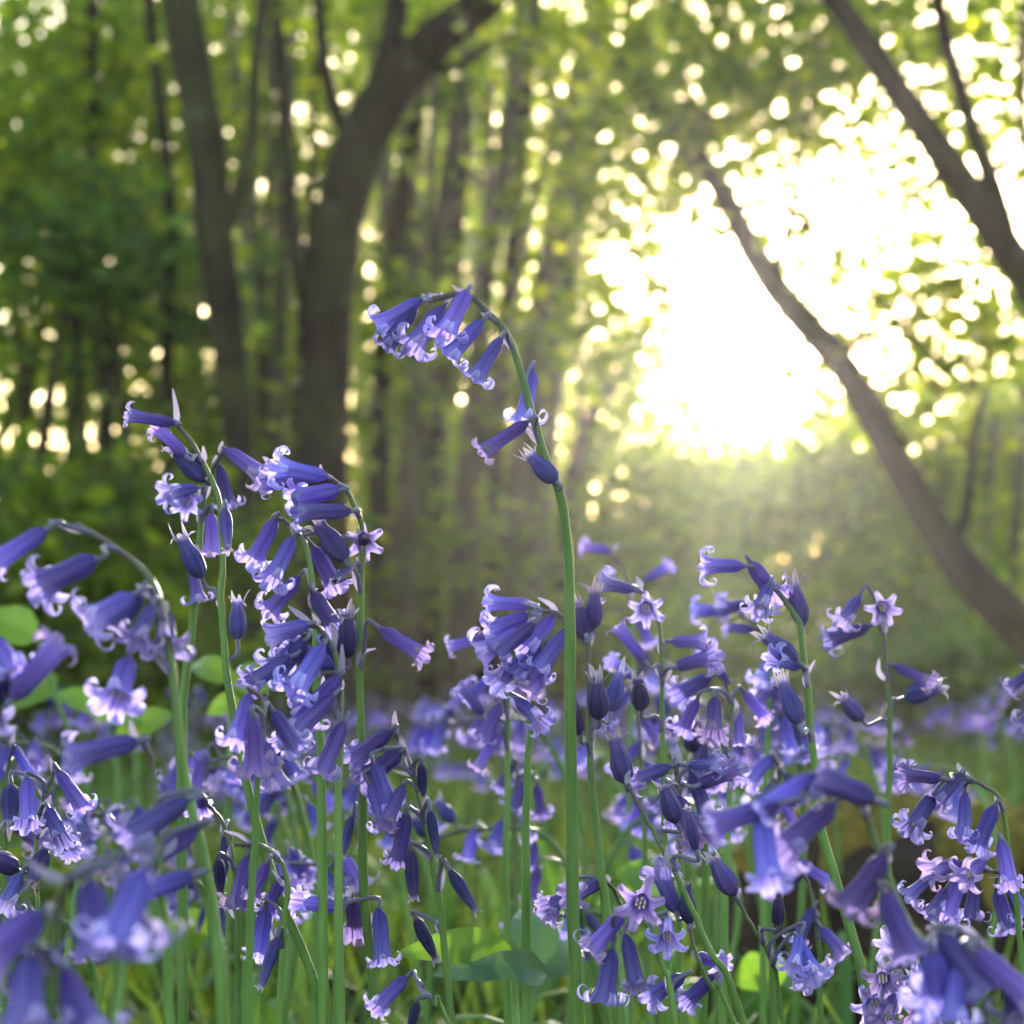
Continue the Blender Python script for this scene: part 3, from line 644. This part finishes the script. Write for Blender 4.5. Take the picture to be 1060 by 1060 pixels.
tree('green_stained_tree', 'straight tree dividing the dark poles from the sky gap', [(540,770),(548,600),(562,440),(580,300),(596,180),(612,90),(622,0),(630,-80)], 9.5,
     [40, 38, 36, 36, 38, 38, 36, 32], 'bark_grey', [([(598,180),(570,90),(545,10),(530,-60)], [20, 16, 13, 10])],
     [(610,50,9.8,80,70,.6,700),(640,200,9.4,50,80,.5,260),(560,200,9.9,60,90,.6,220),(610,330,9.4,50,60,.5,180)], 'leaf_spring_lit', .06)
tree('bent_sapling', 'thin bent sapling leaning right at the left rim of the bright gap', [(578,640),(588,530),(604,450),(640,390),(680,325),(700,270)], 10,
     [18, 17, 15, 13, 10, 6], 'bark', [([(604,450),(600,400),(615,350)], [9, 7, 4])], [(690,280,10,40,50,.4,160),(640,330,10,50,50,.4,200)], 'leaf', .06)
# --- coppice poles
POLES = [
 ('slim grey pole trunk immediately left of the forked tree', [(290,760),(285,500),(292,250),(300,0),(304,-60)], 8.2, 24, 'bark_grey'),
 ('pale thin pole between the dark straight tree and its grey neighbour', [(268,760),(262,500),(256,250),(238,0),(232,-60)], 11, 20, 'bark_grey'),
 ('leaning thin pole crossing behind the dark straight tree', [(300,760),(280,520),(262,300),(268,0)], 12, 17, 'bark_grey'),
 ('dark slim pole touching the right side of the forked tree', [(398,760),(392,550),(400,330),(424,160),(446,0)], 8.5, 28, 'bark'),
 ('grey pole slanting right from the foot of the forked tree', [(410,760),(420,560),(440,350),(470,150),(500,-20)], 8.4, 28, 'bark_grey'),
 ('brownish pole second from the forked tree on its right', [(440,760),(448,560),(462,350),(478,150),(486,-30)], 8.9, 26, 'bark'),
 ('pole in the middle of the coppice, behind the arching flower tip', [(470,760),(478,560),(496,350),(524,150),(545,-30)], 8.6, 26, 'bark_grey'),
 ('slender dark pole just right of the middle one', [(500,760),(508,560),(522,360),(540,160),(556,-30)], 9, 22, 'bark'),
 ('outermost slanting pole before the straight tree', [(516,760),(528,560),(548,360),(584,160),(622,-20)], 8.8, 22, 'bark_grey'),
 ('wide grey pole low behind the tallest flower stem', [(455,760),(440,560),(432,350),(420,150),(416,-30)], 9.4, 30, 'bark_grey'),
 ('faint pole far back between the slanting grey ones', [(428,760),(432,560),(418,350),(396,150),(384,-30)], 9.8, 24, 'bark_grey'),
 ('faint far pole right of the tallest flower, half lost in haze', [(600,760),(602,560),(610,460),(625,360)], 14, 20, 'bark_grey'),
 ('thin dark pole in the shrubs at the left edge', [(112,740),(106,560),(112,380),(98,200),(96,0)], 7.2, 18, 'bark'),
 ('thicker dark pole in the left shrubs beside the dark straight tree', [(190,760),(180,560),(172,400),(176,220),(160,60),(150,-60)], 7.0, 20, 'bark'),
 ('grey stick-thin pole rising behind the left flower heads', [(218,760),(212,560),(205,380),(204,200)], 10.5, 14, 'bark_grey'),
 ('stick-thin pole tilted left through the middle of the coppice', [(486,760),(470,560),(452,380),(440,200),(420,40)], 13, 15, 'bark_grey'),
 ('thin pole leaning left from behind the foot of the forked tree', [(330,760),(310,560),(276,350),(250,150),(236,-30)], 8.8, 17, 'bark_grey'),
 ('stick-like pole hugging the left side of the slim grey pole', [(282,760),(276,560),(272,350),(280,150),(276,-30)], 8.2, 14, 'bark_grey'),
 ('pale slanting stick crossing low right of the forked tree', [(384,760),(404,560),(436,380),(462,240),(478,100)], 8.4, 13, 'bark_grey'),
 ('curved thin pole fanning right above the arching flower tip', [(466,760),(486,560),(516,380),(556,200),(600,60)], 8.6, 15, 'bark_grey'),
 ('crooked twig-thin pole between the middle poles', [(484,760),(490,600),(484,420),(502,260),(510,80)], 8.3, 11, 'bark_grey'),
 ('pale straight stick behind the right limb of the forked tree', [(424,760),(426,560),(430,350),(446,180),(452,40)], 8.1, 14, 'bark_grey'),
 ('thin dark stick between the forked tree and the pale pole', [(310,760),(306,560),(308,380),(322,220),(326,60)], 8.3, 12, 'bark'),
 ('hazy thin pole under the leaning trunk at the right', [(1010,760),(1016,640),(1024,520),(1030,430)], 11, 13, 'bark_grey'),
 ('second hazy thin pole, nearest the right edge', [(1052,750),(1048,620),(1056,480),(1062,360)], 10, 14, 'bark_grey'),
]
for i, (lab, px, d, w_, bk) in enumerate(POLES):
    q = random.Random(i)
    cr = []
    for _ in range(3):
        k = q.randrange(1, len(px)); x, y = px[k]
        cr.append((x + q.uniform(-40, 40), min(y, 600) + q.uniform(-60, 60), d, q.uniform(40, 75), q.uniform(40, 80), .5, q.randrange(40, 130)))
    cr = [c for c in cr if c[0] < 600 or c[1] > 400]
    tree('pole_tree', lab, px, d, [w_ * .82 * f for f in (1.1, 1, .95, .88, .8, .72)[:len(px)]], bk, (), cr, 'leaf', .055, group='coppice poles')
# --- shrubs
def shrub(label, blobs, leaf='leaf', lsize=.06, stems=5, group='understorey shrubs', name='hazel_shrub'):
    x, y, d = blobs[0][:3]
    g = P(x, y, d); foot = Vector((g.x, g.y, 0))
    root = thing(name, label, 'shrub', foot, group)
    q = random.Random(len(label) * 7 + int(x))
    for k in range(stems):
        b = blobs[k % len(blobs)]; e = P(b[0] + q.uniform(-.6, .6) * b[3], b[1] - q.uniform(0, .7) * b[4], b[2] + q.uniform(-.4, .4) * b[5])
        s = foot + Vector((q.uniform(-.12, .12), q.uniform(-.1, .1), -.03)); m = s.lerp(e, .5) + Vector((q.uniform(-.12, .12), q.uniform(-.1, .1), .12))
        obj('stem', tube_mesh('stem', [s, m, e], [.022, .015, .006], M['bark'], 14, 7, .05, foot, k), root)
    obj('foliage', crown_mesh('foliage', blobs, foot, lsize, leaf), root)
shrub('bright green leafy shrub filling the upper left corner', [(30,190,7.5,110,150,.9,1600),(130,140,7.8,80,120,.8,800),(40,330,7.6,110,60,.8,330)], 'leaf_pale', .06)
shrub('dark bluish-green shrub under the bright corner foliage at the left', [(85,255,6.8,100,60,.6,600),(120,330,6.9,100,50,.5,300)], 'leaf_dark', .06)
shrub('yellow-flecked shrub at mid height by the left edge', [(50,400,9,130,80,.9,700),(120,340,9.2,120,60,.8,350),(60,560,9,110,80,.8,600)], 'leaf_pale', .065)
shrub('low green shrub behind the blurred left flowers', [(60,600,5.6,130,110,.7,2200),(170,560,6,80,100,.6,1000),(120,690,5.4,150,60,.6,1000)], 'leaf', .055)
shrub('shadowy shrub between the left flower heads and the dark trunks', [(215,580,8,60,120,.6,800),(200,440,8.2,70,90,.6,450),(190,700,7.8,90,60,.6,700)], 'leaf', .06)
shrub('small shaded shrub at the foot of the coppice poles', [(470,690,10,130,60,.7,1500),(560,690,10.5,90,70,.7,1100),(390,700,9,70,50,.5,600)], 'leaf_dark', .055)
shrub('hazy pale green shrub directly beneath the brightest glow', [(690,545,13,110,120,.9,2900),(630,450,13.5,70,110,.9,1500),(640,410,13.8,40,50,.7,200)], 'leaf_pale', .065)
shrub('yellowish-green bush right of the glow, behind the rim-lit flowers', [(840,530,12,110,105,.9,2600),(790,650,11,120,70,.8,1300)], 'leaf_pale', .06)
shrub('broad green bush under the leaning trunk', [(950,610,10.5,120,90,.9,2000),(900,530,11.5,90,90,.9,1300),(950,445,12,90,60,.8,750),(890,455,12.4,40,50,.6,300)], 'leaf', .06)
shrub('tall bush at the right edge beyond the leaning trunk', [(1050,510,11.5,80,120,.9,1700),(1130,430,11.5,80,160,.9,1700),(1000,450,12,60,70,.8,600)], 'leaf_pale', .06)
shrub('dark low bush by the foot of the leaning trunk', [(1020,700,7.6,110,45,.6,1500),(940,715,8,100,40,.6,900)], 'leaf_dark', .055)
shrub('low soft bush just right of the tallest flower stem', [(650,690,9.5,90,60,.7,1500),(740,700,9,90,50,.6,1100),(575,560,12.5,60,80,.6,900),(620,600,12,60,60,.6,800)], 'leaf', .055)
# --- trees at the far side of the wood
FAR = [
 ('far leafy tree beyond the left edge of the shrubs', -60, 17, 6800), ('far leafy tree behind the bright corner foliage', 70, 18, 7300), ('far leafy tree just out beyond the left of the wood', -185, 17.5, 5500), ('outermost far leafy tree past the left shrubs', -310, 17, 5000),
 ('far leafy tree behind the dark straight-stemmed tree', 195, 19, 8000), ('far leafy tree glimpsed left of the forked trunk', 300, 18.5, 8500),
 ('far leafy tree behind the right limb of the forked trunk', 405, 20, 8000), ('far leafy tree behind the middle coppice poles', 500, 19, 8000),
 ('farthest tree seen through the slot left of the forked trunk', 262, 24, 8000), ('farthest tree seen through the slot right of the forked trunk', 372, 25, 8000), ('farthest tree seen between the slanting poles', 462, 24.5, 8000), ('farthest tree beside the straight tree at the rim of the gap', 535, 23, 6500)]
for i, (lab, x, d, n) in enumerate(FAR):
    tree('far_tree', lab, [(x, 720), (x + 8, 500), (x - 6, 250), (x + 5, -50), (x, -200)], d, [22, 20, 18, 14, 10], 'bark', (),
         [(x, 590, d, 120, 190, 1.2, n // 3), (x + 5, 280, d, 115, 230, 1.2, n // 3), (x - 5, -20, d, 115, 200, 1.2, n // 5)], 'leaf_pale', .085, sparse=True, group='trees at the far edge of the wood')
tree('far_tree', 'low distant tree line tree under the sunny gap', [(760, 740), (756, 640), (762, 560), (765, 500)], 24, [14, 12, 9, 5], 'bark', (),
     [(690, 530, 24, 130, 130, 1.2, 4600), (830, 535, 24, 130, 125, 1.2, 4600)], 'leaf_pale', .10, group='trees at the far edge of the wood')
tree('far_tree', 'distant tree behind the bush at the right edge', [(1010, 740), (1006, 640), (1012, 540), (1010, 430)], 22, [16, 14, 10, 6], 'bark', (),
     [(960, 580, 22, 110, 140, 1.2, 4200), (1080, 540, 22, 110, 180, 1.2, 5200)], 'leaf_pale', .10, group='trees at the far edge of the wood')
# ------------------------------------------------------------------ broad-leaved plants between the stems
def broad_leaf(name, base, tip, width, mat, nrm, cup=.25):
    n = 12; V = []; Q = []
    ax = tip - base; L = ax.length; t = ax.normalized(); s = t.cross(nrm).normalized(); up = s.cross(t)
    for i in range(n + 1):
        u = i / n; p = base + ax * u + up * (L * .16 * math.sin(u * 2.9)); wd = width * .5 * (math.sin(math.pi * min(1, u ** .75)) ** .8 * (1 - .25 * u)) + .0004
        for v in np.linspace(-1, 1, 9):
            rip = .03 * width * math.sin(u * 26 - abs(v) * 5) * abs(v)
            V.append(tuple(p + s * (v * wd * (1 + .03 * math.sin(u * 60))) + up * (abs(v) * wd * cup + rip)))
    for i in range(n):
        for k in range(8): a = i * 9 + k; Q.append((a, a + 1, a + 10, a + 9))
    return quad_mesh(name, V, Q, M[mat])
def leafy_plant(label, d, foot_x, leaves, name='leafy_herb', mat='broad'):
    g = P(foot_x, 700, d); foot = Vector((g.x, g.y, 0)); root = thing(name, label, 'plant', foot, 'broad-leaved plants between the flowers')
    top = max((P(l[0], l[1], d + l[4]) for l in leaves), key=lambda v: v.z)
    obj('stem', tube_mesh('stem', [foot, Vector((foot.x, foot.y, top.z * .6)), top], [.002, .0018, .001], M['stem'], 14, 7, 0, foot), root)
    for (bx, by, tx, ty, dz, dt, wpx, mt) in leaves:
        b = P(bx, by, d + dz) - foot; t = P(tx, ty, d + dz + dt) - foot
        obj('leaf', broad_leaf('leaf', b, t, wpx * d / FPX, mt, Vector((.1, -.9, .42))), root)
leafy_plant('low plant with a sunlit green leaf and two bluish leaves by the straight stem', .66, 545,
            [(530,985,408,990,.02,-.01,44,'broad'),(566,1010,484,1000,0,-.01,38,'broad_dark'),(562,1000,540,944,.01,.02,52,'broad_dark'),(560,1010,600,985,.03,.02,40,'broad_dark'),(540,1000,450,1010,.06,.01,40,'broad_dark')])
leafy_plant('bright green broad leaves glowing behind the blurred left flowers', 1.05, 120,
            [(150,750,52,722,0,.02,34,'broad'),(150,735,100,748,.05,.02,30,'broad'),(40,660,-20,640,0,0,46,'broad'),(60,700,10,735,.1,0,44,'broad'),(120,765,180,740,.0,.02,34,'broad')])
leafy_plant('bright green leaf pair glowing between the two left stems', 1.0, 235,
            [(236,712,296,704,0,.02,40,'broad'),(240,706,200,690,.02,.02,34,'broad'),(250,725,215,740,.02,.0,26,'broad')])
leafy_plant('yellow-green leaves low to the right of the tallest stem', .95, 650,
            [(640,905,690,925,0,.02,40,'broad'),(645,915,610,935,.02,0,34,'broad'),(630,890,650,930,.05,0,34,'broad')])
leafy_plant('small dark green plant by the bottom edge under the left stems', 1.1, 190,
            [(190,960,150,985,0,0,46,'broad_dark'),(195,960,240,975,0,0,46,'broad_dark'),(190,940,205,985,-.03,0,40,'broad'),(185,930,160,950,.05,0,40,'broad_dark')])
leafy_plant('small green plant low beside the right-hand rim-lit stem', 1.0, 800,
            [(800,1000,760,1020,0,0,44,'broad'),(805,1000,845,1022,0,0,44,'broad_dark'),(800,985,790,1030,-.03,0,36,'broad')])
# ------------------------------------------------------------------ mossy log
def build_log():
    a = P(770, 1010, 1.52); b = P(1230, 1000, 1.36); a.z = .100; b.z = .105
    foot = Vector(((a.x + b.x) / 2, (a.y + b.y) / 2, 0)); root = thing('mossy_log', 'rotting brown log topped with yellow-green moss behind the right-hand flowers', 'log', foot)
    ctrl = [a, a.lerp(b, .3) + Vector((0, .01, .008)), a.lerp(b, .65) + Vector((0, -.01, -.004)), b]
    obj('bark', tube_mesh('bark', ctrl, [.070, .095, .105, .098, .105], M['rotten'], 60, 26, .07, foot, 4), root)
    pts = catmull(ctrl, 60); V = []; Q = []; nv = 18
    R0 = interp([.070, .095, .105, .098, .105], 60)
    q = np.random.default_rng(4)
    t = (b - a).normalized(); s = Vector((-t.y, t.x, 0)).normalized()
    for i, p in enumerate(pts):
        edge = 33 + 10 * math.sin(i * .37) + 8 * math.sin(i * .93 + 1)
        for j in range(nv + 1):
            v = -1 + 2 * j / nv; an = math.radians(v * edge)
            fall = max(0, 1 - v ** 4)
            r = R0[i] * 1.04 + fall * (.011 + .006 * math.sin(i * 1.1 + j * .8) * math.sin(j * .9 - i * .35) + .004 * q.uniform(-1, 1)) - (1 - fall) * .012
            V.append(tuple(p + s * (math.sin(an) * r) + Vector((0, 0, math.cos(an) * r)) - foot))
    for i in range(60):
        for j in range(nv): k = i * (nv + 1) + j; Q.append((k, k + 1, k + nv + 2, k + nv + 1))
    obj('moss', quad_mesh('moss', V, Q, M['moss']), root)
build_log()
# ------------------------------------------------------------------ ground and what covers it
def ground():
    n = 160; xs = np.sign(np.linspace(-1, 1, n)) * np.abs(np.linspace(-1, 1, n)) ** 2.2 * 90
    ys = np.linspace(0, 1, n) ** 2.2 * 140 - 6
    X, Y = np.meshgrid(xs, ys); Z = .012 * np.sin(X * 3.1 + 1) * np.sin(Y * 2.3) + .008 * np.sin(X * 7 + Y * 5) - .012 + np.clip(Y - 28, 0, 70) * .07  # far end shaped into an added rise that blocks low sky glow
    V = np.stack([X.ravel(), Y.ravel(), Z.ravel()], 1); i = np.arange(n - 1); I, J = np.meshgrid(i, i)
    k = (J * n + I).ravel(); Q = np.stack([k, k + 1, k + n + 1, k + n], 1)
    o = obj('ground', quad_mesh('ground', V, Q, M['soil'])); tag(o, 'dark woodland soil under the flowers', 'ground', None, 'structure')
ground()
def field(n, d0, d1, power=1.6, margin=.30):
    u = rng.uniform(0, 1, n); d = (d0 ** power + u * (d1 ** power - d0 ** power)) ** (1 / power)
    x = rng.uniform(-1, 1, n) * (d * (.2213 + margin * .25) + .1)
    return x, d
def herbs():
    x, d = field(52000, .75, 16, 1.35)
    patch = .5 + .5 * np.sin(x * 2.7 + 1.3 * np.sin(d * 1.7)) * np.sin(d * 2.1 + x)
    z = rng.uniform(.01, .05, len(x)) + patch * rng.uniform(0, .11, len(x)) + np.clip(d - 6, 0, 10) * rng.uniform(0, .02, len(x))
    near = d < 1.6; z[near] *= .8
    keep = (patch > rng.uniform(0, .5, len(x))); x, d, z = x[keep], d[keep], z[keep]
    V, Q = leaf_cloud(np.stack([x, d, z], 1), .034, .55, .5)
    o = obj('ground_cover', quad_mesh('ground_cover', V, Q, M['herb'], False)); tag(o, 'low green herbs covering the woodland floor', 'ground cover', None, 'stuff')
herbs()
def blades():
    n = 11000; x, d = field(n, .7, 7, 1.3)
    h = rng.uniform(.06, .20, n); yaw = rng.uniform(0, 6.28, n); lean = rng.uniform(.1, .7, n) * h; wd = np.where(rng.uniform(0, 1, n) < .35, rng.uniform(.003, .006, n), rng.uniform(.001, .003, n))
    dx, dy = np.cos(yaw), np.sin(yaw); V = []
    for k, u in enumerate((0, .4, .75, 1.0)):
        cx = x + dx * lean * u ** 2; cy = d + dy * lean * u ** 2; cz = h * (u - .25 * u ** 3 * lean / h); ww = wd * (1 - u ** 2) + .0002
        V.append(np.stack([cx - dy * ww, cy + dx * ww, cz], 1)); V.append(np.stack([cx + dy * ww, cy - dx * ww, cz], 1))
    V = np.stack(V, 1).reshape(-1, 3); b = np.arange(n)[:, None] * 8
    Q = np.concatenate([b + np.array([0, 1, 3, 2]), b + np.array([2, 3, 5, 4]), b + np.array([4, 5, 7, 6])], 1).reshape(-1, 4)
    o = obj('grass', quad_mesh('grass', V, Q, M['grass'])); tag(o, 'thin green grass blades between the flower stems', 'grass', None, 'stuff')
blades()
def litter():
    x, d = field(14000, .8, 12, 1.4)
    V, Q = leaf_cloud(np.stack([x, d, rng.uniform(.0, .035, len(x))], 1), .05, .5, .4)
    o = obj('leaf_litter', quad_mesh('leaf_litter', V, Q, M['dead'], False)); tag(o, 'brown dead leaves scattered on the woodland floor', 'leaf litter', None, 'stuff')
litter()
def carpet():
    n = 1500; x, d = field(n, 4.2, 17, 1.5)
    keep = (np.sin(x * 1.3 + d * .7) + np.sin(d * 1.1 - x * .6)) > -1.1; x, d = x[keep], d[keep]; n = len(x)
    per = 7; h = rng.uniform(.15, .27, n)
    k = np.repeat(np.arange(n), per); m = len(k)
    yaw = rng.uniform(0, 6.28, n)[k] + rng.normal(0, .7, m)
    cx = x[k] + np.cos(yaw) * rng.uniform(.01, .035, m); cy = d[k] + np.sin(yaw) * rng.uniform(.01, .035, m); cz = h[k] - rng.uniform(0, .10, m)
    prof = [(.0, .002), (-.005, .004), (-.014, .0042), (-.018, .0075)]
    V = []
    for (dz, r) in prof:
        for s in range(5):
            a = s * 2 * math.pi / 5; V.append(np.stack([cx + r * np.cos(a) - dz * .4 * np.cos(yaw), cy + r * np.sin(a) - dz * .4 * np.sin(yaw), cz + dz], 1))
    V = np.stack(V, 1).reshape(-1, 3); b = np.arange(m)[:, None] * 20; Q = []
    for i in range(3):
        for s in range(5): s2 = (s + 1) % 5; Q.append(b + np.array([i * 5 + s, i * 5 + s2, i * 5 + 5 + s2, i * 5 + 5 + s]))
    Q = np.concatenate(Q, 1).reshape(-1, 4)
    o = obj('bluebell_carpet', quad_mesh('bluebell_carpet', V, Q, M['carpet'])); tag(o, 'hazy violet carpet of distant bluebells under the trees', 'flower carpet', None, 'stuff')
carpet()
# ------------------------------------------------------------------ the air
HAZE = 0.0010
if HAZE:
    x0, x1, y0, y1, z0, z1 = -95, 95, -10, 140, -1.1, 12.0
    V = [(x, y, z) for z in (z0, z1) for y in (y0, y1) for x in (x0, x1)]
    Q = [(0, 2, 3, 1), (4, 5, 7, 6), (0, 1, 5, 4), (2, 6, 7, 3), (0, 4, 6, 2), (1, 3, 7, 5)]
    m, N, L = new_mat('haze'); out = N.new('ShaderNodeOutputMaterial'); pv = N.new('ShaderNodeVolumePrincipled')
    pv.inputs['Color'].default_value = (.97, .93, .92, 1); pv.inputs['Density'].default_value = HAZE; pv.inputs['Anisotropy'].default_value = .84
    L.new(pv.outputs[0], out.inputs['Volume'])
    o = obj('haze', quad_mesh('haze', V, Q, m, False)); tag(o, 'faint sunlit haze hanging under the trees', 'haze', None, 'stuff')
